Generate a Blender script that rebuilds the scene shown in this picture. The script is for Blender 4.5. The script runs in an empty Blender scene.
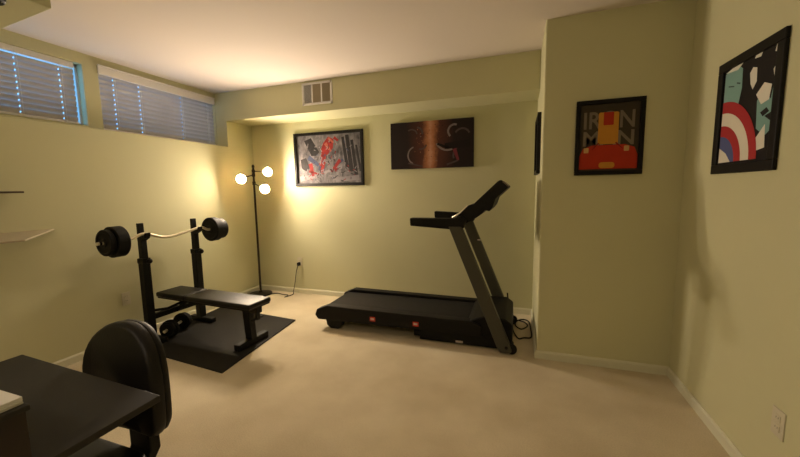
import bpy, bmesh, math, random
from mathutils import Vector, Matrix
random.seed(4)
S = bpy.context.scene
COL = S.collection
PI = math.pi

# ------------------------------------------------------------------ materials
def srgb(h):
    h = h.lstrip('#')
    v = [int(h[i:i+2], 16)/255 for i in (0, 2, 4)]
    return tuple(c/12.92 if c <= .04045 else ((c+.055)/1.055)**2.4 for c in v) + (1,)

def mat(name, col, rough=.6, metal=0, spec=.5, var=0, vscale=8, bump=0, bscale=200, coat=0, detail=3):
    m = bpy.data.materials.new(name); m.use_nodes = True
    nt = m.node_tree; b = nt.nodes['Principled BSDF']
    c = srgb(col) if isinstance(col, str) else tuple(col) + (1,)
    b.inputs['Base Color'].default_value = c
    b.inputs['Roughness'].default_value = rough
    b.inputs['Metallic'].default_value = metal
    b.inputs['Specular IOR Level'].default_value = spec
    b.inputs['Coat Weight'].default_value = coat
    tc = nt.nodes.new('ShaderNodeTexCoord')
    if var:
        n = nt.nodes.new('ShaderNodeTexNoise'); n.inputs['Scale'].default_value = vscale
        n.inputs['Detail'].default_value = detail
        nt.links.new(tc.outputs['Object'], n.inputs['Vector'])
        r = nt.nodes.new('ShaderNodeMix'); r.data_type = 'RGBA'
        r.inputs['A'].default_value = tuple(x*(1-var) for x in c[:3]) + (1,)
        r.inputs['B'].default_value = tuple(min(1, x*(1+var)) for x in c[:3]) + (1,)
        nt.links.new(n.outputs['Fac'], r.inputs['Factor'])
        nt.links.new(r.outputs['Result'], b.inputs['Base Color'])
    if bump:
        n = nt.nodes.new('ShaderNodeTexNoise'); n.inputs['Scale'].default_value = bscale
        n.inputs['Detail'].default_value = 2
        nt.links.new(tc.outputs['Object'], n.inputs['Vector'])
        bp = nt.nodes.new('ShaderNodeBump'); bp.inputs['Strength'].default_value = bump
        bp.inputs['Distance'].default_value = .004
        nt.links.new(n.outputs['Fac'], bp.inputs['Height'])
        nt.links.new(bp.outputs['Normal'], b.inputs['Normal'])
    return m

def emit(name, col, strength):
    m = bpy.data.materials.new(name); m.use_nodes = True
    nt = m.node_tree; b = nt.nodes['Principled BSDF']
    b.inputs['Base Color'].default_value = tuple(col) + (1,)
    b.inputs['Emission Color'].default_value = tuple(col) + (1,)
    b.inputs['Emission Strength'].default_value = strength
    return m

M = {}
M['wall'] = mat('wall_paint', (.585, .572, .36), .75, spec=.25, var=.03, vscale=3, bump=.10, bscale=160)
M['ceiling'] = mat('ceiling_paint', (.78, .71, .67), .85, spec=.2, bump=.08, bscale=120)
M['trim'] = mat('trim_paint', (.66, .65, .50), .45, spec=.4)
M['white'] = mat('white_plastic', (.72, .71, .68), .4)
M['cream'] = mat('cream_plate', (.60, .56, .43), .4)
M['blind'] = mat('blind_slats', (.52, .50, .52), .5, var=.03, vscale=20)
M['valance'] = mat('blind_valance', (.78, .76, .74), .5)
M['cord'] = mat('blind_cord', (.75, .75, .75), .7)
M['black_metal'] = mat('black_powder_coat', (.004, .004, .0035), .55, spec=.22, bump=.05, bscale=400)
M['black_plastic'] = mat('black_plastic', (.006, .0055, .005), .55, spec=.25)
M['rubber'] = mat('black_rubber', (.013, .0115, .0085), .8, spec=.25, var=.2, vscale=6, bump=.2, bscale=300)
M['plate'] = mat('weight_plate', (.004, .004, .0038), .6, spec=.2, bump=.1, bscale=120)
M['chrome'] = mat('chrome', (.78, .72, .55), .42, metal=.75)
M['vinyl'] = mat('black_vinyl', (.006, .0052, .004), .45, spec=.32, bump=.12, bscale=160)
M['tread_grey'] = mat('treadmill_grey', (.060, .058, .043), .5, spec=.4, metal=.1)
M['tread_black'] = mat('treadmill_black', (.0045, .004, .0035), .55, spec=.22)
M['belt'] = mat('running_belt', (.007, .0062, .005), .75, spec=.25, bump=.25, bscale=500)
M['red'] = mat('red_sticker', (.55, .03, .015), .5)
M['sticker'] = mat('pale_sticker', (.6, .5, .45), .5)
M['screen'] = mat('console_screen', (.02, .022, .022), .15)
M['bronze'] = mat('lamp_bronze', (.020, .015, .010), .4, metal=.4)
M['desk'] = mat('desk_laminate', (.020, .018, .0145), .5, spec=.35, var=.18, vscale=5)
M['desk_side'] = mat('desk_side_wood', (.016, .008, .005), .5, var=.2, vscale=7)
M['paper'] = mat('paper', (.75, .73, .66), .7)
M['frame'] = mat('frame_black', (.005, .004, .0035), .5, spec=.2)
M['shelf_dark'] = mat('shelf_dark', (.06, .035, .02), .5)
M['dark'] = mat('dark_gap', (.02, .016, .01), .8)
M['shaded_blade'] = mat('shaded_blade', (.33, .28, .18), .55)  # darker blade colour, shade painted into it

def carpet():
    m = mat('carpet', (.50, .435, .30), .95, spec=.1)
    nt = m.node_tree; b = nt.nodes['Principled BSDF']
    b.inputs['Sheen Weight'].default_value = .15
    tc = nt.nodes.new('ShaderNodeTexCoord')
    n1 = nt.nodes.new('ShaderNodeTexNoise'); n1.inputs['Scale'].default_value = 2.2; n1.inputs['Detail'].default_value = 4
    n2 = nt.nodes.new('ShaderNodeTexNoise'); n2.inputs['Scale'].default_value = 160; n2.inputs['Detail'].default_value = 2
    for n in (n1, n2): nt.links.new(tc.outputs['Object'], n.inputs['Vector'])
    a = nt.nodes.new('ShaderNodeMix'); a.data_type = 'RGBA'
    a.inputs['A'].default_value = (.54, .455, .305, 1); a.inputs['B'].default_value = (.66, .575, .41, 1)
    mr = nt.nodes.new('ShaderNodeMapRange'); mr.inputs['From Min'].default_value = .35; mr.inputs['From Max'].default_value = .65
    nt.links.new(n1.outputs['Fac'], mr.inputs['Value']); nt.links.new(mr.outputs['Result'], a.inputs['Factor'])
    c = nt.nodes.new('ShaderNodeMix'); c.data_type = 'RGBA'; c.blend_type = 'MULTIPLY'; c.inputs['Factor'].default_value = .35
    nt.links.new(a.outputs['Result'], c.inputs['A']); nt.links.new(n2.outputs['Fac'], c.inputs['B'])
    g = nt.nodes.new('ShaderNodeMix'); g.data_type = 'RGBA'; g.blend_type = 'MULTIPLY'; g.inputs['Factor'].default_value = 1
    g.inputs['B'].default_value = (1.2, 1.2, 1.2, 1)
    nt.links.new(c.outputs['Result'], g.inputs['A']); nt.links.new(g.outputs['Result'], b.inputs['Base Color'])
    bp = nt.nodes.new('ShaderNodeBump'); bp.inputs['Strength'].default_value = .5; bp.inputs['Distance'].default_value = .006
    nt.links.new(n2.outputs['Fac'], bp.inputs['Height']); nt.links.new(bp.outputs['Normal'], b.inputs['Normal'])
    return m
M['carpet'] = carpet()

def glass(name, tint=(1, 1, 1), fac=.12, rough=.02):
    m = bpy.data.materials.new(name); m.use_nodes = True
    nt = m.node_tree; nt.nodes.clear()
    o = nt.nodes.new('ShaderNodeOutputMaterial'); mx = nt.nodes.new('ShaderNodeMixShader')
    t = nt.nodes.new('ShaderNodeBsdfTransparent'); t.inputs['Color'].default_value = tint + (1,)
    g = nt.nodes.new('ShaderNodeBsdfGlossy'); g.inputs['Roughness'].default_value = rough
    mx.inputs['Fac'].default_value = fac
    nt.links.new(t.outputs[0], mx.inputs[1]); nt.links.new(g.outputs[0], mx.inputs[2]); nt.links.new(mx.outputs[0], o.inputs['Surface'])
    return m
M['glass'] = glass('window_glass', (.93, .96, .97), .06)

# ------------------------------------------------------------------ mesh builder
class MB:
    def __init__(s): s.bm = bmesh.new(); s.mi = 0
    def _fin(s, verts):
        for v in verts:
            for f in v.link_faces: f.material_index = s.mi
    def box(s, a, b, bev=0, seg=2, rot=None, piv=None):
        a, b = Vector(a), Vector(b)
        r = bmesh.ops.create_cube(s.bm, size=1)
        vs = r['verts']; c = (a+b)/2; d = b-a
        for v in vs: v.co = Vector((v.co.x*d.x, v.co.y*d.y, v.co.z*d.z)) + c
        if bev:
            es = list({e for v in vs for e in v.link_edges})
            r2 = bmesh.ops.bevel(s.bm, geom=es, offset=min(bev, min(abs(x) for x in d)*.49), segments=seg, affect='EDGES', profile=.5)
            vs = list({v for f in r2['faces'] for v in f.verts} | {v for v in vs if v.is_valid})
        if rot is not None:
            p = Vector(piv) if piv is not None else c
            for v in vs: v.co = rot @ (v.co-p) + p
        s._fin(vs); return vs
    def prism(s, poly, axis, a, b, bev=0):
        # poly: 2D points in the plane across `axis` (0:(y,z) 1:(x,z) 2:(x,y))
        def P(q, t):
            return Vector((t, q[0], q[1])) if axis == 0 else Vector((q[0], t, q[1])) if axis == 1 else Vector((q[0], q[1], t))
        A = [s.bm.verts.new(P(q, a)) for q in poly]; B = [s.bm.verts.new(P(q, b)) for q in poly]
        n = len(poly); fs = [s.bm.faces.new(A), s.bm.faces.new(B[::-1])]
        for i in range(n):
            j = (i+1) % n; fs.append(s.bm.faces.new((A[j], A[i], B[i], B[j])))
        bmesh.ops.recalc_face_normals(s.bm, faces=fs)
        vs = A+B
        if bev:
            es = list({e for f in fs for e in f.edges})
            r2 = bmesh.ops.bevel(s.bm, geom=es, offset=bev, segments=2, affect='EDGES', profile=.5)
            vs = list({v for f in r2['faces'] for v in f.verts} | {v for v in vs if v.is_valid})
        s._fin(vs); return vs
    def tube(s, pts, r, n=10, cap=True):
        pts = [Vector(p) for p in pts]; rs = r if isinstance(r, (list, tuple)) else [r]*len(pts)
        rings = []; up = None
        for i, p in enumerate(pts):
            d = (pts[min(i+1, len(pts)-1)] - pts[max(i-1, 0)]).normalized()
            if up is None:
                up = Vector((0, 0, 1)) if abs(d.z) < .9 else Vector((1, 0, 0))
            x = d.cross(up)
            if x.length < 1e-4: x = d.cross(Vector((0, 1, 0)))
            x.normalize(); y = x.cross(d).normalized(); up = y
            rings.append([s.bm.verts.new(p + rs[i]*(math.cos(2*PI*k/n)*x + math.sin(2*PI*k/n)*y)) for k in range(n)])
        for a, b in zip(rings, rings[1:]):
            for k in range(n):
                f = s.bm.faces.new((a[k], a[(k+1) % n], b[(k+1) % n], b[k])); f.smooth = True; f.material_index = s.mi
        if cap:
            for rg in (rings[0], rings[-1]):
                f = s.bm.faces.new(rg); f.material_index = s.mi
        return rings
    def lathe(s, prof, axis='z', c=(0, 0, 0), n=28, smooth=True, R=None):
        # prof: list of (radius, t) along the axis
        c = Vector(c); rings = []
        def P(r, t, a):
            u, v = r*math.cos(a), r*math.sin(a)
            q = Vector((u, v, t)) if axis == 'z' else Vector((u, t, v)) if axis == 'y' else Vector((t, u, v))
            return c + (R @ q if R else q)
        for r, t in prof:
            if r < 1e-6: rings.append([s.bm.verts.new(P(0, t, 0))])
            else: rings.append([s.bm.verts.new(P(r, t, 2*PI*k/n)) for k in range(n)])
        fs = []
        for a, b in zip(rings, rings[1:]):
            for k in range(n):
                q = (k+1) % n
                if len(a) == 1 and len(b) == 1: continue
                if len(a) == 1: f = s.bm.faces.new((a[0], b[k], b[q]))
                elif len(b) == 1: f = s.bm.faces.new((a[k], a[q], b[0]))
                else: f = s.bm.faces.new((a[k], a[q], b[q], b[k]))
                f.smooth = smooth; f.material_index = s.mi; fs.append(f)
        for rg in (rings[0], rings[-1]):
            if len(rg) > 1: f = s.bm.faces.new(rg); f.material_index = s.mi; fs.append(f)
        bmesh.ops.recalc_face_normals(s.bm, faces=fs)
    def poly(s, pts):
        f = s.bm.faces.new([s.bm.verts.new(Vector(p)) for p in pts]); f.material_index = s.mi; return f
    def build(s, name, mats, parent=None, smooth=False):
        me = bpy.data.meshes.new(name)
        if parent is not None:
            rt = parent
            off = Vector()
            while rt is not None: off = off + rt.location; rt = rt.parent
            if parent.get('world_built', True) and not parent.get('local_built'):
                r2 = parent
                while r2.parent: r2 = r2.parent
                if not r2.get('local_built'):
                    for v in s.bm.verts: v.co -= off
        bmesh.ops.recalc_face_normals(s.bm, faces=s.bm.faces[:])
        s.bm.to_mesh(me); s.bm.free()
        for m in (mats if isinstance(mats, (list, tuple)) else [mats]): me.materials.append(m)
        if smooth:
            for p in me.polygons: p.use_smooth = True
            try: me.set_sharp_from_angle(angle=math.radians(38))
            except Exception: pass
        o = bpy.data.objects.new(name, me); COL.objects.link(o)
        if parent is not None: o.parent = parent
        return o

def tag(o, label, cat, group=None):
    o['label'] = label; o['category'] = cat
    if group: o['group'] = group
    return o
def thing(name, label, cat, loc=(0, 0, 0), group=None, rz=0, local=False):
    o = bpy.data.objects.new(name, None); COL.objects.link(o); o.location = loc; o.rotation_euler = (0, 0, rz)
    o.empty_display_size = .1
    if local: o['local_built'] = 1
    return tag(o, label, cat, group)
def one(name, mb, m, label, cat, group=None, smooth=False):
    """a thing that is one mesh: origin moved to its base"""
    o = mb.build(name, m, None, smooth)
    cs = [v.co.copy() for v in o.data.vertices]
    b = Vector(((min(c.x for c in cs)+max(c.x for c in cs))/2, (min(c.y for c in cs)+max(c.y for c in cs))/2, min(c.z for c in cs)))
    for v in o.data.vertices: v.co -= b
    o.location = b
    return tag(o, label, cat, group)
def struct(name, mb, m, parent=None, smooth=False):
    o = mb.build(name, m, parent, smooth)
    if parent is None: o['kind'] = 'structure'
    return o

# ------------------------------------------------------------------ the room
XW, XL, YS, YB, XI, YI, XR, H = -3.390, -3.236, 3.270, 3.668, .154, 2.718, 1.0, 2.44
ZS, ZL, Y0, T = 2.1215, 1.8255, -2.3, .14

b = MB(); b.box((XW-.4, Y0-T, -.1), (XR+T, YB+T, 0)); struct('floor', b, M['carpet'])
b = MB(); b.box((XW-.4, Y0-T, H), (XR+T, YB+T, H+.1)); struct('ceiling', b, M['ceiling'])

W1 = (.55, 1.958, 1.862, 2.352)     # window openings: y0, y1, z0, z1
W2 = (2.070, 3.262, 1.842, 2.378)
b = MB()
b.box((XW-.26, Y0-.03, -.03), (XL, YB+T, ZL), .008)                       # lower, thicker wall with its ledge
b.box((XW-.26, YS+.06, ZL), (XL, YB+T, H))                         # the alcove's own left side
b.box((XW-.26, Y0, ZL), (XW, W1[0], H))
b.box((XW-.26, W1[1], ZL), (XW, W2[0], H))
b.box((XW-.26, W2[1], ZL), (XW, YS+.06, H))
for w in (W1, W2):
    b.box((XW-.26, w[0], ZL), (XW, w[1], w[2])); b.box((XW-.26, w[0], w[3]), (XW, w[1], H))
struct('wall_left', b, M['wall'])
b = MB(); b.box((XL, YB, 0), (XR+T, YB+T, H)); struct('wall_back', b, M['wall'])
b = MB()
b.prism([(XW-.02, ZL), (XL, ZL), (XL, ZS), (XI, ZS), (XI, H), (XW-.02, H)], 1, YS, YS+.06)
b.box((XL, YS+.06, ZS), (XI, YB, H))
struct('wall_soffit', b, M['wall'])
b = MB(); b.box((XI, YI, -.03), (XR+.05, YB+.05, H+.03), .010, 3); struct('wall_corner', b, M['wall'])
b = MB(); b.box((XR, Y0, 0), (XR+T, YB+T, H)); struct('wall_right', b, M['wall'])
b = MB(); b.box((XW-.26, Y0-T, 0), (XR+T, Y0, H)); struct('wall_front', b, M['wall'])
b = MB(); b.prism([(-1.985, 1.057), (XW, 1.152), (XW, -.55), (-1.975, -.55)], 2, 2.12, H, .006); struct('wall_bulkhead', b, M['wall'])

BH, BT = .062, .013
def skirt(name, a, c, n):
    """baseboard along a-c, n points into the room"""
    a, c, n = Vector(a), Vector(c), Vector(n)
    b = MB(); d = (c-a).normalized()
    prof = [(0, 0), (BT, 0), (BT, BH-.012), (BT*.45, BH), (0, BH)]
    A = [b.bm.verts.new(a + n*p[0] + Vector((0, 0, p[1]))) for p in prof]
    B = [b.bm.verts.new(c + n*p[0] + Vector((0, 0, p[1]))) for p in prof]
    b.bm.faces.new(A); b.bm.faces.new(B[::-1])
    for i in range(5):
        j = (i+1) % 5; b.bm.faces.new((A[i], A[j], B[j], B[i]))
    return struct(name, b, M['trim'])
skirt('baseboard_left', (XL, Y0, 0), (XL, YB, 0), (1, 0, 0))
skirt('baseboard_back', (XL+BT, YB, 0), (XI, YB, 0), (0, -1, 0))
skirt('baseboard_side', (XI, YI-BT, 0), (XI, YB-BT, 0), (-1, 0, 0))
skirt('baseboard_corner', (XI, YI, 0), (XR, YI, 0), (0, -1, 0))
skirt('baseboard_right', (XR, Y0, 0), (XR, YI-BT, 0), (-1, 0, 0))

for i, w in enumerate((W1, W2)):
    root = bpy.data.objects.new('window_%d' % (i+1), None); COL.objects.link(root)
    root.location = (XW-.083, (w[0]+w[1])/2, w[2]); root['kind'] = 'structure'
    b = MB(); f = .018; x0, x1 = XW-.10, XW-.066
    b.box((x0, w[0], w[2]), (x1, w[1], w[2]+f)); b.box((x0, w[0], w[3]-f), (x1, w[1], w[3]))
    b.box((x0, w[0], w[2]), (x1, w[0]+f, w[3])); b.box((x0, w[1]-f, w[2]), (x1, w[1], w[3]))
    ym = (w[0]+w[1])/2; b.box((x0+.01, ym-.015, w[2]), (x1-.01, ym+.015, w[3]))
    b.build('window_frame', M['white'], root)
    b = MB(); b.box((XW-.086, w[0]+.012, w[2]+.012), (XW-.080, w[1]-.012, w[3]-.012)); b.build('pane', M['glass'], root)

# ------------------------------------------------------------------ window blinds
def blind(label, y0, y1, z0, z1, cords, valance):
    t = thing('window_blind', label, 'blind', (XW-.03, (y0+y1)/2, z0), 'white slatted blinds in the high windows')
    x = XW-.035
    b = MB(); pitch, hs, g = .0415, .0235, .0045
    n = int((z1-.05-z0-.02)/pitch)
    ys = [y0] ; cells = []
    cc = sorted(cords)
    lo = y0
    for c in cc: cells.append((lo, c-g, 0)); cells.append((c-g, c+g, 1)); lo = c+g
    cells.append((lo, y1, 0))
    th = math.radians(64)
    crown = Vector((math.sin(th), 0, -math.cos(th)))*.0045
    def P(y, s, z):
        return Vector((x + s*math.cos(th), y, z + s*math.sin(th)))
    for k in range(n+1):
        z = z0+.035+k*pitch
        if z > z1-.045: break
        for ya, yb, hole in cells:
            for s0, s1 in ((-hs, -.006), (-.006, .006), (.006, hs)):
                if hole and s0 == -.006: continue
                vs = [P(ya, s0, z), P(yb, s0, z), P(yb, s1, z), P(ya, s1, z)]
                for q in (0, 1):
                    if s0 > -hs: vs[q] += crown
                for q in (2, 3):
                    if s1 < hs: vs[q] += crown
                o = Vector((.0026, 0, -.0007))
                F = [b.bm.verts.new(v) for v in vs]; B = [b.bm.verts.new(v-o) for v in vs]
                b.bm.faces.new(F); b.bm.faces.new(B[::-1])
                for i in range(4):
                    j = (i+1) % 4; b.bm.faces.new((F[j], F[i], B[i], B[j]))
    b.build('slats', M['blind'], t)
    b = MB(); b.box((x-.022, y0, z0), (x+.022, y1, z0+.016), .003); b.build('bottom_rail', M['valance'], t)
    b = MB(); b.box((x-.022, y0, z1-.045), (x+.022, y1, z1), .002); b.build('headrail', M['valance'], t)
    if valance:
        b = MB(); b.box((XW+.002, y0-.012, z1-.055), (XW+.016, y1-.004, z1+.012), .004)
        b.box((XW+.002, y0-.012, z1+.012), (XW+.024, y1-.004, z1+.022), .003); b.build('valance', M['valance'], t)
    for c in cc:
        b = MB()
        for dy in (-.008, .008): b.tube([(x+.025, c+dy, z0), (x+.025, c+dy, z1-.04)], .0011, 5)
        b.build('ladder_cord', M['cord'], t)
    return t
blind('long window blind in the left window, bright blue daylight at its right edge', 0.56, 1.908, 1.866, 2.350, [.75, 1.30, 1.560, 1.815], False)
blind('window blind under a thick white valance, in the window by the corner', 2.076, 3.259, 1.846, 2.362, [2.20, 2.42, 2.85, 3.17], True)

# ------------------------------------------------------------------ outlets and vent
def outlet(label, c, n, u):
    """c centre on the wall, n out of the wall, u along the wall"""
    c, n, u = Vector(c), Vector(n), Vector(u); w = Vector((0, 0, 1))
    t = thing('wall_outlet', label, 'outlet', c, 'duplex outlets on the walls')
    def slab(b, d, hu, hw, d0, d1, bev):
        p = c + d
        lo = p - u*hu - w*hw + n*d0; hi = p + u*hu + w*hw + n*d1
        a = Vector([min(lo[i], hi[i]) for i in range(3)]); e = Vector([max(lo[i], hi[i]) for i in range(3)])
        b.box(a, e, bev)
    b = MB(); slab(b, Vector(), .035, .057, 0, .005, .002); b.build('cover_plate', M['cream'], t)
    for s in (-1, 1):
        b = MB(); slab(b, w*.02*s, .016, .014, .004, .0075, .0015)
        b.mi = 1
        for q in (-.006, .006): slab(b, w*(.02*s+.002) + u*q, .001, .004, .0072, .0079, 0)
        b.build('socket', [M['cream'], M['dark']], t)
    return t
outlet('cream outlet on the far wall with the lamp cord plugged in', (-2.607, YB, .405), (0, -1, 0), (1, 0, 0))
outlet('cream outlet low on the left wall beside the weight bench', (XL, 2.005, .385), (1, 0, 0), (0, 1, 0))
outlet('pale outlet low on the right wall near the photo edge', (XR, 1.695, .350), (-1, 0, 0), (0, 1, 0))

t = thing('air_vent', 'square white air vent on the upper wall above the framed print', 'vent', (-2.011, YS, 2.19))
x0, x1, z0, z1 = -2.191, -1.831, 2.193, 2.419; f = .022
b = MB()
b.box((x0, YS-.012, z0), (x1, YS, z0+f), .002); b.box((x0, YS-.012, z1-f), (x1, YS, z1), .002)
b.box((x0, YS-.012, z0), (x0+f, YS, z1), .002); b.box((x1-f, YS-.012, z0), (x1, YS, z1), .002)
sw = (x1-x0-2*f-2*.016)/3
for k in (1, 2):
    xx = x0+f+k*sw+(k-1)*.016; b.box((xx, YS-.012, z0+f*.5), (xx+.016, YS, z1-f*.5), .002)
b.build('frame', M['white'], t)
b = MB(); b.box((x0+.01, YS-.0015, z0+.01), (x1-.01, YS-.0003, z1-.01)); b.build('duct_shade_sheet', M['dark'], t)  # dark sheet painted in for the shade inside the duct
for k in range(3):
    b = MB(); xa = x0+f+k*(sw+.016)
    ang = math.radians([-38, 30, 42][k])
    for q in range(9):
        xc = xa+(q+.5)*sw/9
        b.box((xc-.0065, YS-.0082, z0+f), (xc+.0065, YS-.0072, z1-f), rot=Matrix.Rotation(ang, 3, 'Z'))
    b.build('louver_bank', M['shaded_blade'] if k else M['white'], t)  # first bank white as if lit, the others in the shaded colour

# ------------------------------------------------------------------ framed prints
class Art:
    """flat printed shapes on a wall panel; local (u, v) in metres from the lower left corner"""
    def __init__(s, o, u, n): s.o, s.u, s.n = Vector(o), Vector(u), Vector(n); s.w = Vector((0, 0, 1))
    def P(s, a, b, d): return s.o + s.u*a + s.w*b + s.n*d
    def slab(s, b, a0, a1, c0, c1, d0, d1, bev=0):
        p, q = s.P(a0, c0, d0), s.P(a1, c1, d1)
        b.box([min(p[i], q[i]) for i in range(3)], [max(p[i], q[i]) for i in range(3)], bev)
    def frame(s, W, Hh, bw, dep, parent, m):
        b = MB()
        s.slab(b, 0, W, 0, bw, 0, dep, .003); s.slab(b, 0, W, Hh-bw, Hh, 0, dep, .003)
        s.slab(b, 0, bw, bw, Hh-bw, 0, dep, .003); s.slab(b, W-bw, W, bw, Hh-bw, 0, dep, .003)
        return b.build('frame', m, parent)
    def shape(s, b, pts, lay, mi):
        b.mi = mi; b.poly([s.P(x, y, lay) for x, y in pts])

def arcband(cx, cy, r0, r1, a0, a1, n=20):
    A = [(cx+r1*math.cos(a0+(a1-a0)*k/n), cy+r1*math.sin(a0+(a1-a0)*k/n)) for k in range(n+1)]
    if r0 <= 1e-6: return A + [(cx, cy)]
    return A + [(cx+r0*math.cos(a1-(a1-a0)*k/n), cy+r0*math.sin(a1-(a1-a0)*k/n)) for k in range(n+1)]

def flat(name, col, rough=.5, var=0, vs=10, spec=.15):
    return mat(name, col, rough, var=var, vscale=vs, spec=spec, detail=6)

# -- print 1: misty grey city with loose red and blue strokes (abstract)
t = thing('framed_print', 'black framed grey print with red strokes, on the far wall by the lamp', 'picture', (-2.14, YB, 1.352))
A = Art((-2.602, YB, 1.352), (1, 0, 0), (0, -1, 0)); W_, H_ = .922, .632
A.frame(W_, H_, .034, .024, t, M['frame'])
def city_mat():
    m = flat('misty_city_print', '#8a8580', .45)
    nt = m.node_tree; bs = nt.nodes['Principled BSDF']; tc = nt.nodes.new('ShaderNodeTexCoord')
    mp = nt.nodes.new('ShaderNodeMapping'); mp.inputs['Scale'].default_value = (7, 7, 3.2); mp.inputs['Rotation'].default_value = (0, .35, 0)
    n = nt.nodes.new('ShaderNodeTexNoise'); n.inputs['Scale'].default_value = 1.7; n.inputs['Detail'].default_value = 7; n.inputs['Roughness'].default_value = .65
    cr = nt.nodes.new('ShaderNodeValToRGB'); e = cr.color_ramp.elements
    e[0].position = .32; e[0].color = (.030, .028, .030, 1); e[1].position = .66; e[1].color = (.22, .205, .215, 1)
    nt.links.new(tc.outputs['Object'], mp.inputs['Vector']); nt.links.new(mp.outputs[0], n.inputs['Vector'])
    nt.links.new(n.outputs['Fac'], cr.inputs['Fac']); nt.links.new(cr.outputs['Color'], bs.inputs['Base Color'])
    return m
ms = [city_mat(), flat('tower_grey', (.024, .022, .024), .5, .5, 30), flat('stroke_red', (.22, .020, .018), .5, .6, 18), flat('stroke_blue', (.05, .06, .11), .5, .5, 22),
      flat('mist_white', (.22, .20, .215), .5, .2, 14), flat('stroke_orange', (.34, .09, .06), .5, .4, 20)]
b = MB(); A.slab(b, .02, W_-.02, .02, H_-.02, 0, .006)
def quad(p, q, w0, w1):
    d = Vector((q[0]-p[0], q[1]-p[1])).normalized(); nn = Vector((-d.y, d.x))
    return [(p[0]+nn.x*w0, p[1]+nn.y*w0), (p[0]-nn.x*w0, p[1]-nn.y*w0), (q[0]-nn.x*w1, q[1]-nn.y*w1), (q[0]+nn.x*w1, q[1]+nn.y*w1)]
L = .0064
A.shape(b, [(.14, .54), (.235, .57), (.345, .40), (.30, .36), (.235, .36)], L, 1)
A.shape(b, [(.08, .32), (.16, .34), (.21, .22), (.15, .18), (.09, .22)], L, 1)
for k, (x, wd, h0, h1) in enumerate([(.66, .022, .20, .56), (.715, .028, .16, .58), (.775, .022, .12, .52), (.83, .015, .16, .46)]):
    A.shape(b, quad((x+.05, h0), (x, h1), wd, wd*.8), L, 1)
A.shape(b, quad((.06, .09), (.30, .12), .03, .02), L, 4); A.shape(b, quad((.40, .16), (.64, .22), .012, .02), L, 4)
A.shape(b, quad((.55, .07), (.86, .09), .025, .03), L, 4)
L = .0068
# loose strokes, red over blue
A.shape(b, quad((.19, .345), (.33, .245), .03, .02), L, 3); A.shape(b, quad((.55, .24), (.66, .30), .022, .014), L, 3)
A.shape(b, quad((.33, .22), (.41, .19), .03, .03), L, 3)
A.shape(b, [(.40, .50), (.47, .575), (.54, .54), (.53, .44), (.46, .37), (.385, .33), (.365, .42)], L+.0003, 2)
A.shape(b, quad((.40, .37), (.375, .17), .035, .022), L+.0003, 2)
A.shape(b, quad((.215, .27), (.25, .12), .028, .018), L+.0003, 2)
A.shape(b, quad((.62, .30), (.50, .165), .022, .016), L+.0003, 2)
A.shape(b, quad((.545, .56), (.60, .52), .018, .012), L+.0003, 2)
A.shape(b, quad((.19, .18), (.33, .14), .014, .010), L+.0003, 2); A.shape(b, quad((.49, .18), (.60, .20), .018, .010), L+.0003, 2)
A.shape(b, quad((.43, .50), (.50, .40), .020, .012), L+.0006, 5); A.shape(b, quad((.47, .56), (.54, .50), .014, .009), L+.0006, 5)
for k in range(90):
    x, y = random.gauss(.44, .13), random.gauss(.30, .12)
    if .06 < x < .86 and .06 < y < .56:
        A.shape(b, quad((x, y), (x+random.uniform(-.03, .03), y+random.uniform(-.05, .05)), random.uniform(.003, .009), .003), L+.0009, random.choice([1, 4, 2, 1, 4, 3]))
for k in range(60):
    x, y = random.uniform(.08, .84), random.uniform(.06, .20)
    A.shape(b, quad((x, y), (x+random.uniform(-.04, .05), y+random.uniform(-.03, .03)), .005, .003), L+.0009, random.choice([4, 1, 2, 4, 1]))
b.build('print', ms, t)

# -- print 2: frameless dark canvas with a glowing orange streak and pale arcs (abstract)
t = thing('canvas_print', 'frameless dark canvas with an orange streak down its middle', 'picture', (-.894, YB, 1.517))
A = Art((-1.340, YB, 1.517), (1, 0, 0), (0, -1, 0)); W_, H_ = .896, .492
def canvas_mat():
    m = flat('dark_canvas_print', '#150c0a', .6)
    nt = m.node_tree; bs = nt.nodes['Principled BSDF']; tc = nt.nodes.new('ShaderNodeTexCoord')
    sep = nt.nodes.new('ShaderNodeSeparateXYZ'); nt.links.new(tc.outputs['Object'], sep.inputs[0])
    n = nt.nodes.new('ShaderNodeTexNoise'); n.inputs['Scale'].default_value = 9; n.inputs['Detail'].default_value = 8; n.inputs['Roughness'].default_value = .7
    nt.links.new(tc.outputs['Object'], n.inputs['Vector'])
    a = nt.nodes.new('ShaderNodeMath'); a.operation = 'ABSOLUTE'; nt.links.new(sep.outputs['X'], a.inputs[0])
    ma = nt.nodes.new('ShaderNodeMath'); ma.operation = 'MULTIPLY_ADD'; ma.inputs[1].default_value = .13; nt.links.new(n.outputs['Fac'], ma.inputs[0]); nt.links.new(a.outputs[0], ma.inputs[2])
    cr = nt.nodes.new('ShaderNodeValToRGB'); e = cr.color_ramp.elements
    e[0].position = .055; e[0].color = (.50, .26, .17, 1); e[1].position = .32; e[1].color = (.016, .010, .010, 1)
    q = cr.color_ramp.elements.new(.10); q.color = (.36, .15, .07, 1); q = cr.color_ramp.elements.new(.15); q.color = (.085, .03, .02, 1)
    nt.links.new(ma.outputs[0], cr.inputs['Fac']); nt.links.new(cr.outputs['Color'], bs.inputs['Base Color'])
    return m
ms = [canvas_mat(), flat('arc_grey', (.20, .16, .15), .6, .5, 25), flat('spark_orange', (.42, .17, .09), .6), flat('spark_dark', (.012, .008, .008), .6), flat('arc_plum', (.16, .03, .04), .6, .4, 20), flat('arc_dim', (.07, .05, .048), .6, .5, 25)]
b = MB(); A.slab(b, 0, W_, 0, H_, 0, .034, .003)
L = .0345
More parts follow.
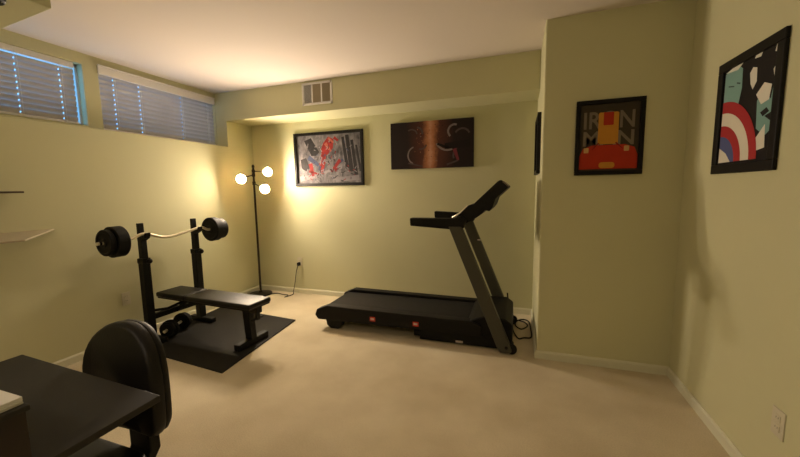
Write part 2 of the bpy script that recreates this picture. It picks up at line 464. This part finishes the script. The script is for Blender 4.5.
for (cx, cy, r0, r1, a0, a1, mi) in [(.29, .14, .085, .10, 1.9, 4.3, 1), (.24, .35, .055, .07, .2, 2.2, 5), (.30, .37, .05, .07, -.2, 1.5, 5), (.34, .27, .06, .075, 4.4, 5.9, 5),
                                     (.70, .37, .055, .075, 1.2, 4.0, 1), (.63, .31, .12, .14, 3.6, 5.1, 1), (.78, .31, .07, .09, .4, 2.6, 5), (.80, .12, .10, .12, 2.0, 3.4, 5)]:
    A.shape(b, arcband(cx, cy, r0, r1, a0, a1, 12), L, mi)
A.shape(b, quad((.52, .25), (.64, .20), .012, .012), L+.0003, 3); A.shape(b, quad((.60, .22), (.86, .24), .03, .04), L+.0003, 3)
A.shape(b, quad((.70, .19), (.74, .07), .02, .012), L+.0003, 4); A.shape(b, quad((.62, .03), (.74, .07), .010, .008), L+.0003, 5)
A.shape(b, quad((.20, .06), (.36, .02), .008, .006), L+.0003, 5)
for k in range(70):
    x, y = .47+random.gauss(0, .11), random.uniform(.03, .46)
    if .03 < x < .86:
        r = random.uniform(.002, .006); A.shape(b, [(x-r, y), (x, y-r), (x+r, y), (x, y+r)], L+.0006, random.choice([2, 2, 1, 3]))
b.build('printed_canvas', ms, t)

# -- print 3: small framed poster with two lines of lettering behind plain gold and red blocks
t = thing('framed_poster', 'small black framed poster with grey lettering over red and gold blocks', 'picture', (.565, YI, 1.374))
A = Art((.362, YI, 1.374), (1, 0, 0), (0, -1, 0)); W_, H_ = .405, .498
A.frame(W_, H_, .027, .022, t, M['frame'])
ms = [flat('poster_brown', (.050, .040, .026), .6, .2, 12), flat('poster_red', (.42, .035, .012), .6, .15, 12), flat('poster_gold', (.55, .25, .03), .6, .15, 12), flat('poster_maroon', (.22, .02, .012), .6), flat('poster_pale', (.6, .36, .14), .6)]
b = MB(); A.slab(b, .015, W_-.015, .015, H_-.015, 0, .006)
def rrect(x0, y0, x1, y1, r, n=5):
    o = []
    for cx, cy, a in ((x1-r, y1-r, 0), (x0+r, y1-r, 90), (x0+r, y0+r, 180), (x1-r, y0+r, 270)):
        for k in range(n+1):
            q = math.radians(a+90*k/n); o.append((cx+r*math.cos(q), cy+r*math.sin(q)))
    return o
A.shape(b, [(.030, .04), (.375, .04), (.375, .13), (.355, .18), (.30, .20), (.105, .20), (.05, .18), (.030, .13)], .0075, 1)
A.shape(b, rrect(.138, .205, .258, .415, .012), .0078, 2)
A.shape(b, rrect(.168, .330, .228, .415, .006), .0081, 1)
A.shape(b, rrect(.055, .150, .085, .185, .006), .0081, 4); A.shape(b, rrect(.295, .155, .325, .190, .006), .0081, 4)
A.shape(b, rrect(.150, .045, .245, .085, .018), .0081, 2)
A.shape(b, quad((.145, .215), (.105, .170), .005, .002), .0081, 3); A.shape(b, quad((.245, .215), (.29, .170), .005, .002), .0081, 3)
b.build('print', ms, t)
def letters(txt, u0, v0, wid, hgt, dep, name, m, parent, A):
    cu = bpy.data.curves.new(name, 'FONT'); cu.body = txt; cu.size = 1; cu.offset = .018
    o = bpy.data.objects.new(name, cu); COL.objects.link(o)
    bpy.context.view_layer.update()
    me = bpy.data.meshes.new_from_object(o.evaluated_get(bpy.context.evaluated_depsgraph_get()))
    bpy.data.objects.remove(o)
    xs = [v.co.x for v in me.vertices]; ys = [v.co.y for v in me.vertices]
    sx = wid/(max(xs)-min(xs)); sy = hgt/(max(ys)-min(ys)); mx, my = min(xs), min(ys)
    for v in me.vertices:
        v.co = A.P(u0+(v.co.x-mx)*sx, v0+(v.co.y-my)*sy, dep) - parent.location
    me.materials.clear(); me.materials.append(m); me.name = name
    q = bpy.data.objects.new(name, me); COL.objects.link(q); q.parent = parent; return q
tm = flat('letter_grey', (.19, .155, .115), .6)
letters('IRON', .050, .308, .300, .115, .0068, 'lettering', tm, t, A)
letters('MAN', .050, .196, .300, .098, .0068, 'lettering', tm, t, A)

# -- print 4: framed poster on the right wall, teal with arches and torn black and white shapes
t = thing('framed_poster', 'large thick black framed poster with red and white arches, on the right wall', 'picture', (XR, 2.105, 1.345))
A = Art((XR, 2.350, 1.352), (0, -1, 0), (-1, 0, 0)); W_, H_ = .490, .562
A.frame(W_, H_, .046, .016, t, M['frame'])
ms = [flat('poster_black', (.014, .012, .013), .6), flat('poster_teal', (.20, .36, .34), .6, .08, 12), flat('arch_red', (.38, .03, .035), .6), flat('arch_cream', (.72, .68, .58), .6),
      flat('arch_blue', (.09, .11, .26), .6), flat('poster_white', (.72, .70, .62), .6), flat('poster_slate', (.05, .09, .09), .6)]
b = MB(); A.slab(b, .03, W_-.03, .03, H_-.03, 0, .006)
c0, d0 = .056, .056
A.shape(b, [(c0, .30), (c0, .50), (.15, .525), (.20, .49), (.205, .40), (.18, .30)], .0070, 1)
A.shape(b, [(c0, .505), (.16, .495), (.20, .515), (.16, .525)], .0073, 5)
A.shape(b, [(.09, .43), (.14, .42), (.14, .426), (.09, .437)], .0073, 6); A.shape(b, [(.16, .43), (.19, .42), (.19, .428), (.16, .437)], .0073, 6)
A.shape(b, [(.34, .19), (.33, .31), (.36, .36), (.42, .30), (.44, .40), (.46, .30), (.45, .18), (.40, .15)], .0070, 1)
A.shape(b, [(.32, .34), (.37, .38), (.42, .36), (.41, .30), (.36, .29)], .0073, 5)
A.shape(b, [(.27, .40), (.26, .45), (.28, .47), (.31, .46), (.315, .40), (.29, .37)], .0073, 5)
A.shape(b, [(.285, .505), (.33, .50), (.345, .53), (.30, .525)], .0073, 5)
A.shape(b, [(.42, .42), (.44, .44), (.47, .42), (.46, .39), (.43, .39)], .0073, 5)
A.shape(b, [(.42, .49), (.45, .48), (.455, .53), (.435, .54)], .0073, 5)
A.shape(b, [(.335, .14), (.40, .20), (.41, .10), (.34, .09)], .0073, 5); A.shape(b, [(.39, .235), (.43, .245), (.43, .21)], .0073, 0)
A.shape(b, [(.36, .255), (.40, .27), (.42, .25), (.38, .235)], .0076, 0)
for r0, r1, mi in ((.250, .305, 2), (.187, .250, 3), (.133, .187, 2), (0, .133, 4)):
    A.shape(b, arcband(c0, d0, r0, r1, 0, PI/2, 20), .0080, mi)
A.shape(b, [(c0, d0), (c0+.105, d0), (c0+.06, d0+.045), (c0, d0+.075)], .0084, 3)
b.build('print', ms, t)

# -- print 5: frame seen edge-on, on the side wall behind the treadmill
t = thing('framed_poster', 'thin dark frame seen nearly edge on, beside the treadmill console', 'picture', (XI, 3.18, 1.405))
A = Art((XI, 3.40, 1.405), (0, -1, 0), (-1, 0, 0))
A.frame(.44, .47, .03, .028, t, M['frame'])
b = MB(); A.slab(b, .02, .42, .02, .45, 0, .007); b.build('print', flat('plain_dark_print', (.06, .045, .035), .5), t)

# ------------------------------------------------------------------ floor lamp
lx, ly = -3.078, 3.475
t = thing('floor_lamp', 'tall dark floor lamp with three glowing bulbs, in the far left corner', 'lamp', (lx, ly, 0))
b = MB(); b.lathe([(0, 0), (.135, 0), (.138, .006), (.135, .016), (.06, .024), (.022, .032), (.016, .05), (0, .05)], c=(lx, ly, 0), n=36); b.build('base', M['bronze'], t, True)
b = MB(); b.tube([(lx, ly, .03), (lx, ly, 1.60)], .0125, 14); b.lathe([(0, 1.59), (.016, 1.59), (.016, 1.61), (.008, 1.625), (0, 1.627)], c=(lx, ly, 0)); b.build('pole', M['bronze'], t, True)
def frosted(name, col):
    m = bpy.data.materials.new(name); m.use_nodes = True; nt = m.node_tree; nt.nodes.clear()
    o = nt.nodes.new('ShaderNodeOutputMaterial'); mx = nt.nodes.new('ShaderNodeMixShader'); mx.inputs['Fac'].default_value = .38
    d = nt.nodes.new('ShaderNodeBsdfDiffuse'); t = nt.nodes.new('ShaderNodeBsdfTranslucent')
    d.inputs['Color'].default_value = t.inputs['Color'].default_value = col + (1,)
    nt.links.new(d.outputs[0], mx.inputs[1]); nt.links.new(t.outputs[0], mx.inputs[2]); nt.links.new(mx.outputs[0], o.inputs['Surface'])
    return m
M['shade'] = frosted('added_lamp_shade', (.72, .64, .50))  # translucent cups added to shape the bulbs' light
M['bulb'] = emit('glowing_bulb', (1, .80, .59), 420)
for (bx, by, bz), az, aim in (((-3.050, 3.237, 1.446), 1.50, (.85, -.70, -.10)), ((-2.852, 3.455, 1.529), 1.545, (1, -.45, -.08)), ((-2.815, 3.345, 1.327), 1.40, (.9, -.7, -.12))):
    b = MB(); B_ = Vector((bx, by, bz)); P_ = Vector((lx, ly, az)); d = Vector(aim).normalized()
    e = B_ - d*.085
    b.tube([P_, P_*.5+(e-d*.03)*.5, e-d*.02, e], .007, 10)
    R = Vector((0, 0, 1)).rotation_difference(d).to_matrix()
    b.lathe([(0, -.005), (.014, -.005), (.022, .012), (.024, .035), (0, .035)], c=e, R=R, n=18)
    b.lathe([(0, -.02), (.019, -.02), (.019, .02), (0, .02)], c=P_, n=16)
    arm = b.build('lamp_arm', M['bronze'], t, True)
    b = MB(); b.lathe([(.020, .030), (.034, .038), (.046, .056), (.052, .098), (.0545, .098), (.0485, .053), (.036, .034), (.020, .026)], c=e, R=R, n=28); b.build('added_shade_cup', M['shade'], arm, True)  # added cup, keeps the bulb's light off the near walls
    b = MB(); b.lathe([(0, .034), (.012, .036), (.022, .048), (.030, .064), (.033, .082), (.029, .099), (.018, .110), (0, .114)], c=e, R=R, n=24); b.build('bulb', M['bulb'], arm, True)
def smooth_path(pts, n=8):
    pts = [Vector(p) for p in pts]; out = []
    for i in range(len(pts)-1):
        p0, p1, p2, p3 = pts[max(i-1, 0)], pts[i], pts[i+1], pts[min(i+2, len(pts)-1)]
        for k in range(n):
            s = k/n; out.append(.5*((2*p1)+(p2-p0)*s+(2*p0-5*p1+4*p2-p3)*s*s+(3*p1-p0-3*p2+p3)*s**3))
    return out+[pts[-1]]
b = MB(); b.tube(smooth_path([(lx+.13, ly, .012), (lx+.2, ly+.07, .008), (lx+.3, ly+.05, .006), (-2.70, 3.52, .006), (-2.69, 3.44, .006), (-2.66, 3.56, .008), (-2.675, 3.60, .04), (-2.665, 3.63, .16), (-2.64, 3.63, .29), (-2.61, 3.625, .365)]), .0048, 8)
pc = b.build('power_cord', M['bronze'], t, True)
b = MB(); b.box((-2.623, 3.618, .362), (-2.592, 3.660, .402), .005); b.build('plug', M['black_plastic'], pc)

# ------------------------------------------------------------------ exercise mat
b = MB(); mz = .010
b.prism([(-1.990, 1.808), (-2.100, 2.835), (-3.16, 2.93), (-3.05, 1.90)], 2, 0, mz, .003)
one('exercise_mat', b, M['rubber'], 'black rubber mat on the carpet under the weight bench', 'mat')

# ------------------------------------------------------------------ weight bench with rack (local frame)
t = thing('weight_bench', 'black padded weight bench with two barbell uprights, on the rubber mat', 'weight bench', (-3.030, 2.298, mz), rz=math.radians(-3), local=True)
def upright(yy):
    b = MB()
    b.box((-.032, yy-.032, .03), (.032, yy+.032, .72), .004)
    b.box((-.036, yy-.036, .69), (.036, yy+.036, .735), .005)
    u = b.build('rack_post', M['black_metal'], t)
    b = MB(); b.box((-.024, yy-.024, .70), (.024, yy+.024, .940), .003); b.box((-.024, yy-.022, .935), (.006, yy+.022, 1.035), .003)
    b.build('inner_post', M['black_metal'], u)
    b = MB(); b.prism([(.024, .885), (.075, .910), (.090, .955), (.078, .958), (.066, .932), (.024, .930)], 1, yy-.022, yy+.022, .002)
    b.build('barbell_hook', M['black_metal'], u)
    b = MB(); b.tube([(.03, yy, .712), (.066, yy, .712)], .008, 10); b.lathe([(0, .062), (.020, .064), (.022, .078), (.016, .088), (0, .09)], 'x', (0, yy, .712), 14)
    b.build('height_pin', M['black_plastic'], u)
    b = MB(); b.box((-.13, yy-.028, 0), (.17, yy+.028, .045), .006); b.build('rack_foot', M['black_metal'], t)
upright(-.240); upright(.250)
b = MB(); b.box((-.022, -.22, .180), (.022, .22, .225), .004); b.build('crossbar', M['black_metal'], t)
b = MB(); b.box((-.08, -.020, .295), (.98, .020, .338), .004); b.build('bench_spine', M['black_metal'], t)
b = MB()
b.prism([(.0, .19), (.04, .19), (.17, .30), (.12, .30)], 1, -.018, .018, .002)
b.build('brace', M['black_metal'], t)
b = MB(); b.tube([(-.02, -.22, .255), (.05, -.11, .25), (.14, -.02, .30)], .012, 10); b.build('support_rod', M['black_metal'], t)
b = MB(); b.tube([(-.02, .22, .255), (.05, .11, .25), (.14, .02, .30)], .012, 10); b.build('support_rod', M['black_metal'], t)
for xa, xb in ((-.075, .285), (.292, 1.035)):
    b = MB(); b.box((xa, -.128, .348), (xb, .122, .392), .014, 4); pd = b.build('pad', M['vinyl'], t, True)
    b = MB(); b.box((xa+.01, -.118, .336), (xb-.01, .112, .349), .002); b.build('pad_board', M['black_plastic'], pd)
b = MB(); b.prism([(.835, .33), (.905, .33), (.930, .04), (.860, .04)], 1, -.015, .045, .004)
b.build('front_leg', M['black_metal'], t)
b = MB(); b.box((.868, -.150, 0), (.928, .180, .05), .008); b.build('front_foot', M['black_metal'], t)
b = MB(); b.box((.92, -.03, .285), (1.02, .03, .340), .006); b.box((.975, -.018, .225), (1.005, .018, .29), .004); b.build('leg_bracket', M['black_metal'], t)
b = MB(); b.tube([(.99, -.06, .238), (.99, .06, .238)], .010, 10); b.build('locking_pin', M['black_metal'], t)

# ------------------------------------------------------------------ barbell
BX = -3.030+.062
t = thing('barbell', 'chrome curl barbell with black plates, resting across the rack uprights', 'barbell', (BX, 2.298, .935), rz=math.radians(-3), local=True)
pts = [(0, -.602, -.012), (0, -.44, -.012), (0, -.36, -.006), (0, -.29, .020), (0, -.240, .022), (0, -.18, .000), (0, -.10, -.024), (0, 0, -.024), (0, .08, -.010), (0, .17, .006), (0, .25, .022), (0, .29, .018), (0, .34, -.006), (0, .40, -.010), (0, .57, -.010)]
b = MB(); b.tube(smooth_path(pts, 5), .0125, 12); b.build('bar', M['chrome'], t, True)
def wplate(y0, y1, r, zc):
    b = MB(); w = y1-y0; s = .012
    b.lathe([(.014, y0), (r*.30, y0), (r*.34, y0+.006), (r*.74, y0+.006), (r*.80, y0), (r-s*.5, y0), (r, y0+s*.5), (r, y1-s*.5), (r-s*.5, y1), (r*.80, y1), (r*.74, y1-.006), (r*.34, y1-.006), (r*.30, y1), (.014, y1)], 'y', (0, 0, zc), 40)
    return b
for y0, y1, r in ((-.515, -.430, .122), (-.560, -.520, .103)): wplate(y0, y1, r, -.012).build('weight_plate', M['plate'], t, True)
for y0, y1, r in ((.365, .440, .120), (.445, .510, .104)): wplate(y0, y1, r, -.010).build('weight_plate', M['plate'], t, True)
for y0, zz in ((-.586, -.012), (.514, -.010)):
    b = MB(); b.lathe([(.0122, y0), (.017, y0), (.0185, y0+.005), (.017, y0+.014), (.0122, y0+.014)], 'y', (0, 0, zz), 20); b.build('collar', M['black_metal'], t, True)

# ------------------------------------------------------------------ dumbbell on the mat
t = thing('dumbbell', 'black dumbbell lying on the mat under the bench head', 'dumbbell', (-2.970, 2.240, mz), rz=math.radians(20), local=True)
b = MB(); b.lathe([(0, -.17), (.013, -.17), (.013, .17), (0, .17)], 'y', (0, 0, .078), 14); b.build('handle', M['chrome'], t, True)
for sg in (-1, 1):
    for a, r in ((.07, .078), (.105, .070)):
        y0, y1 = sorted((sg*a, sg*(a+.032)))
        wplate(y0, y1, r, .078).build('weight_plate', M['plate'], t, True)

# ------------------------------------------------------------------ treadmill
ya, yb = 2.745, 3.385
t = thing('treadmill', 'black and grey treadmill standing along the far wall', 'treadmill', (-.95, 3.06, 0)); tread = t
def rail(y0, y1):
    b = MB(); b.prism([(-1.83, .125), (-1.81, .180), (-1.70, .226), (-.36, .218), (-.28, .19), (-.28, .10), (-1.68, .085), (-1.80, .085)], 1, y0, y1, .006)
    return b.build('side_rail', M['tread_black'], t)
near = rail(ya, ya+.085); far = rail(yb-.085, yb)
for xs in (-1.235, -.832):
    b = MB(); b.box((xs-.026, ya-.0015, .125), (xs+.026, ya+.001, .165), 0); b.mi = 1; b.box((xs-.018, ya-.0022, .137), (xs+.016, ya+.0005, .154)); b.build('warning_sticker', [M['red'], M['sticker']], near)
b = MB(); b.prism([(-1.755, .105), (-1.775, .150), (-1.755, .196), (-.36, .200), (-.34, .17), (-.36, .105)], 1, ya+.087, yb-.087, .008); b.build('running_belt', M['belt'], t)
b = MB(); b.prism([(-.40, .13), (-.40, .205), (-.36, .228), (-.28, .262), (-.10, .262), (-.045, .22), (-.04, .05), (-.10, .03), (-.36, .05)], 1, ya+.02, yb-.02, .010); b.build('motor_hood', M['tread_black'], t)
for y0 in (ya+.012, yb-.072):
    b = MB(); b.prism([(-.80, .012), (-.80, .105), (-.10, .115), (-.03, .06), (-.03, .012)], 1, y0, y0+.06, .004)
    fr = b.build('base_frame', M['black_metal'], t)
    if y0 < 3:
        b = MB(); b.box((-.49, y0-.0015, .022), (-.43, y0+.001, .040)); b.build('model_sticker', M['sticker'], fr)
b = MB(); b.box((-.86, ya+.03, .03), (-.80, yb-.03, .075), .005); b.build('cross_tube', M['black_metal'], t)
for y0 in (ya+.02, yb-.09):
    b = MB(); b.prism([(-1.73, .095), (-1.715, .03), (-1.68, 0), (-1.60, 0), (-1.565, .03), (-1.555, .095)], 1, y0, y0+.07, .006); b.build('rear_foot', M['rubber'], t)
def post(y0, y1):
    b = MB(); b.prism([(-.540, 1.0), (-.437, 1.0), (-.040, .035), (-.055, .012), (-.130, .012), (-.155, .05)], 1, y0, y1, .008)
    u = b.build('upright', M['tread_grey'], t)
    b = MB(); b.lathe([(0, 0), (.034, 0), (.040, .008), (.040, .028), (.034, .036), (0, .036)], 'y', (-.045, y0+.012, .0415), 22); b.build('transport_wheel', M['rubber'], u, True)
    b = MB(); b.lathe([(0, 0), (.012, 0), (.012, .006), (0, .006)], 'y', (-.085, y0-.005, .06), 14); b.build('bolt', M['black_metal'], u)
    return u
post(ya-.055, ya+.005); uf = post(yb-.045, yb+.015)
b = MB(); b.box((-.382, yb-.047, .80), (-.352, yb-.044, .812)); b.build('small_label', M['sticker'], uf)
def grip(y0, y1, gx, gz):
    b = MB(); b.prism([(gx, .998+gz), (gx-.003, 1.062+gz), (-.50, 1.062), (-.44, 1.085), (-.40, 1.05), (-.42, .985), (-.52, .975)], 1, y0, y1, .008)
    return b.build('handrail', M['tread_black'], t)
grip(ya-.045, ya+.025, -.858, 0); grip(yb-.055, yb+.015, -.800, .016)
b = MB()
b.prism([(-.500, 1.035), (-.475, 1.082), (-.405, 1.150), (-.385, 1.168), (-.350, 1.172), (-.335, 1.19), (-.165, 1.352), (-.145, 1.357), (-.092, 1.312), (-.092, 1.300), (-.185, 1.215), (-.205, 1.150), (-.228, 1.118), (-.262, 1.128), (-.285, 1.098), (-.335, 1.062), (-.41, 1.02), (-.45, .985), (-.50, .985)], 1, ya-.01, yb-.03, .006)
cons = b.build('console', M['tread_black'], t)
# face of the console: plane through (-.335,1.19)-(-.165,1.352)
def face_slab(name, s0, s1, y0, y1, dep, m):
    p, q = Vector((-.335, 0, 1.19)), Vector((-.165, 0, 1.352)); d = q-p; n = Vector((-d.z, 0, d.x)).normalized()
    b = MB(); A_ = p+d*s0; B_ = p+d*s1; C_ = B_+n*dep; D_ = A_+n*dep
    b.prism([(A_.x, A_.z), (B_.x, B_.z), (C_.x, C_.z), (D_.x, D_.z)], 1, y0, y1)
    return b.build(name, m, cons)
face_slab('screen', .42, .86, 2.93, 3.17, .002, M['screen'])
face_slab('button_panel', .06, .34, 2.84, 3.27, .003, M['tread_grey'])
b = MB(); b.prism([(-.128, 1.346), (-.094, 1.316), (-.094, 1.302), (-.140, 1.343)], 1, ya-.013, yb-.027); b.build('console_edge_trim', mat('bronze_trim', (.12, .085, .05), .4), cons)
b = MB(); b.tube([(-.52, ya+.02, 1.062), (-.455, ya+.025, 1.10), (-.40, ya+.03, 1.158)], .011, 10); b.build('pulse_grip', M['chrome'], cons); b = MB(); b.tube([(-.52, yb-.05, 1.062), (-.455, yb-.05, 1.10), (-.40, yb-.055, 1.158)], .011, 10); b.build('pulse_grip', M['chrome'], cons)
b = MB(); b.tube([(-.46, ya, 1.03), (-.46, yb-.03, 1.03)], .022, 12); b.build('crossbar', M['tread_black'], t)
b = MB(); b.tube(smooth_path([(-.10, 3.36, .30), (-.085, 3.40, .16), (-.06, 3.42, .04), (-.02, 3.46, .007), (.06, 3.42, .006), (.085, 3.33, .006), (.03, 3.24, .006), (-.02, 3.30, .012), (-.01, 3.42, .010), (.05, 3.47, .014), (.10, 3.42, .014), (.112, 3.26, .008), (.110, 3.08, .006), (.05, 3.05, .006), (.01, 3.02, .006), (-.02, 3.09, .007), (-.045, 3.16, .03), (-.065, 3.2, .10)], 10), .0068, 8)
b.build('power_cord', M['black_plastic'], t, True)
tread.location.x += .018

# ------------------------------------------------------------------ desk, chair and things on the desk
dz = .75
t = thing('desk', 'dark laminate desk in the lower left corner', 'desk', (-1.27, .18, 0))
b = MB(); b.prism([(-1.617, .656), (-.914, .625), (-.904, -.40), (-1.63, -.40)], 2, dz-.018, dz, .002); b.build('desktop', M['desk'], t)
b = MB(); b.box((-1.065, -.38, 0), (-1.042, .300, dz-.018), .002); b.build('side_panel', M['desk_side'], t)
b = MB(); b.box((-1.60, -.38, 0), (-1.577, .600, dz-.018), .002); b.build('side_panel', M['desk_side'], t)
b = MB(); b.box((-1.577, -.37, .30), (-1.065, -.35, dz-.018)); b.build('back_panel', M['desk_side'], t)
b = MB(); b.lathe([(0, 0), (.022, 0), (.022, .002), (0, .0025)], c=(-1.43, .50, dz), n=18); b.build('cable_grommet', M['black_plastic'], t)

t = thing('desktop_cabinet', 'dark brown box with a flat top, standing on the desk', 'cabinet', (-1.1, .15, dz))
b = MB(); b.box((-1.32, -.10, dz), (-.928, .369, .868)); b.build('body', M['desk_side'], t)
b = MB(); b.box((-1.325, -.105, .868), (-.922, .375, .880), .002); b.build('top_board', M['desk'], t)
t = thing('paper_stack', 'narrow stack of white paper on the dark box at the left edge', 'paper', (-1.1, .2, .88))
b = MB()
for k in range(4):
    j = random.uniform(-.0015, .0015); b.box((-1.032+j, .05+j, .880+k*.004), (-.937+j, .372-j, .8838+k*.004), .0008)
b.build('sheets', M['paper'], t)

cx, cy = -1.243, .74
t = thing('office_chair', 'black office chair with a rounded back, tucked in behind the desk', 'chair', (cx, cy-.24, 0))
def superell(hw, hh, n=40, e=2.6, top=1.0):
    o = []
    for k in range(n):
        a = 2*PI*k/n; c, s = math.cos(a), math.sin(a)
        ee = 2.15 if s > 0 else 4.2
        o.append((hw*math.copysign(abs(c)**(2/ee), c), hh*math.copysign(abs(s)**(2/ee), s)))
    return o
def back_layer(b, y, sc, zc, hw, hh, bow):
    return [b.bm.verts.new((cx+x*sc, y+bow*((x/hw)**2), zc+z*sc)) for x, z in superell(hw, hh)]
def backshell(name, ys, m, parent, hw, hh, zc):
    b = MB(); rings = [back_layer(b, y, sc, zc, hw, hh, -.03) for y, sc in ys]
    for r0, r1 in zip(rings, rings[1:]):
        for i in range(len(r0)):
            j = (i+1) % len(r0); f = b.bm.faces.new((r0[i], r0[j], r1[j], r1[i])); f.smooth = True
    b.bm.faces.new(rings[0]); b.bm.faces.new(rings[-1][::-1])
    return b.build(name, m, parent, True)
bk = backshell('backrest', [(cy-.002, .93), (cy+.003, .975), (cy+.014, 1.0), (cy+.030, 1.0), (cy+.040, .98)], M['vinyl'], t, .172, .192, .678)
backshell('back_shell', [(cy+.041, .985), (cy+.050, .985), (cy+.066, .93), (cy+.072, .80)], M['black_plastic'], bk, .172, .192, .678)
b = MB(); b.prism([(cx+p[0], cy+p[1]) for p in rrect(-.19, -.47, .150, -.022, .07, 6)], 2, .375, .456, .012); b.build('seat', M['vinyl'], t, True)
b = MB(); b.prism([(cy+.02, .62), (cy+.055, .62), (cy+.06, .40), (cy+.01, .335), (cy-.20, .335), (cy-.20, .366), (cy-.01, .366), (cy+.02, .41)], 0, cx-.045, cx+.055, .006); b.build('back_bracket', M['black_plastic'], t)
b = MB(); b.tube([(cx, cy-.26, .09), (cx, cy-.26, .365)], .026, 16); b.build('gas_column', M['black_metal'], t, True)
for k in range(5):
    a = 2*PI*k/5+.3; d = Vector((math.cos(a), math.sin(a), 0)); o = Vector((cx, cy-.26, 0))
    b = MB(); b.tube([o+Vector((0, 0, .10)), o+d*.15+Vector((0, 0, .095)), o+d*.28+Vector((0, 0, .072))], [.026, .022, .016], 10); lg = b.build('leg', M['black_plastic'], t, True)
    b = MB(); e = o+d*.275
    sd = Vector((-d.y, d.x, 0)); R = Vector((0, 0, 1)).rotation_difference(sd).to_matrix()
    for s in (-.020, .006): b.lathe([(0, 0), (.024, 0), (.0265, .004), (.0265, .010), (.024, .014), (0, .014)], c=e+Vector((0, 0, .027))+sd*s, R=R, n=18)
    b.tube([e+Vector((0, 0, .03)), e+Vector((0, 0, .075))], .006, 8)
    b.build('caster', M['black_plastic'], lg, True)

# ------------------------------------------------------------------ shelves on the left wall, fixture under the bulkhead
t = thing('wall_shelf', 'thin dark shelf on the left wall at eye level', 'shelf', (XL, 1.0, 1.30))
b = MB(); b.box((XL, .60, 1.312), (-3.04, 1.35, 1.324), .002); b.build('board', M['shelf_dark'], t)
b = MB(); b.prism([(XL, 1.312), (XL, 1.27), (XL+.02, 1.27), (-3.09, 1.312)], 1, 1.06, 1.075); b.build('bracket', M['shelf_dark'], t)
b = MB(); b.prism([(XL, 1.575), (-2.62, 1.14), (-2.62, .80), (XL, .80)], 2, 1.040, 1.050, .002)
one('corner_shelf', b, mat('pale_shelf', (.44, .375, .27), .35, spec=.5), 'pale pointed shelf on the left wall, below the thin dark one', 'shelf')
t = thing('ceiling_spotlight', 'small dark fixture under the dropped box at the upper left', 'light fixture', (-2.09, .93, 2.12))
b = MB(); b.lathe([(0, 2.120), (.045, 2.120), (.045, 2.108), (.038, 2.100), (0, 2.098)], c=(-2.09, .905, 0), n=24); b.build('housing', M['black_plastic'], t, True)

# ------------------------------------------------------------------ unseen fill lights added behind the camera
M['dome'] = emit('fill_glow', (1, .80, .62), 9.0)  # glow of the added fill lights
for qx, qy, lab in ((-.5, -.9, 'unseen round fill light added behind the viewpoint, nearer the right wall'), (-2.3, -1.0, 'unseen round fill light added behind the viewpoint, nearer the left wall')):
    t = thing('fill_light', lab, 'light fixture', (qx, qy, 2.32), 'added round fill lights')
    b = MB(); b.lathe([(0, 2.44), (.20, 2.44), (.20, 2.415), (0, 2.415)], c=(qx, qy, 0), n=36); b.build('fill_plate', M['white'], t, True)
    b = MB(); b.lathe([(.185, 2.414), (.18, 2.385), (.14, 2.35), (.08, 2.330), (0, 2.322)], c=(qx, qy, 0), n=36); b.build('fill_dome', M['dome'], t, True)

# ------------------------------------------------------------------ sky through the windows
w = bpy.data.worlds.new('dusk_sky'); S.world = w; w.use_nodes = True
bg = w.node_tree.nodes['Background']; bg.inputs['Color'].default_value = (.13, .42, .85, 1); bg.inputs['Strength'].default_value = 1.5

# ------------------------------------------------------------------ camera
F, yaw, pitch, roll, h = 345.946, -.330668, .112748, -.0158123, 1.29766
cyw, syw, cp, sp = math.cos(yaw), math.sin(yaw), math.cos(pitch), math.sin(pitch)
fw = Vector((syw*cp, cyw*cp, -sp)); r = Vector((cyw, -syw, 0)); u = r.cross(fw)
r2 = math.cos(roll)*r + math.sin(roll)*u; u2 = -math.sin(roll)*r + math.cos(roll)*u
cam = bpy.data.cameras.new('camera'); co = bpy.data.objects.new('camera', cam); COL.objects.link(co)
m3 = Matrix((r2, u2, -fw)).transposed(); co.matrix_world = Matrix.Translation((0, 0, h)) @ m3.to_4x4()
cam.sensor_fit = 'HORIZONTAL'; cam.sensor_width = 36; cam.lens = F/800*36; cam.clip_start = .02
S.camera = co
S.view_settings.view_transform = 'Standard'; S.view_settings.look = 'None'; S.view_settings.gamma = 1
S.view_settings.use_curve_mapping = False; S.view_settings.exposure = 1.56
for o in S.objects:
    if 'local_built' in o: del o['local_built']
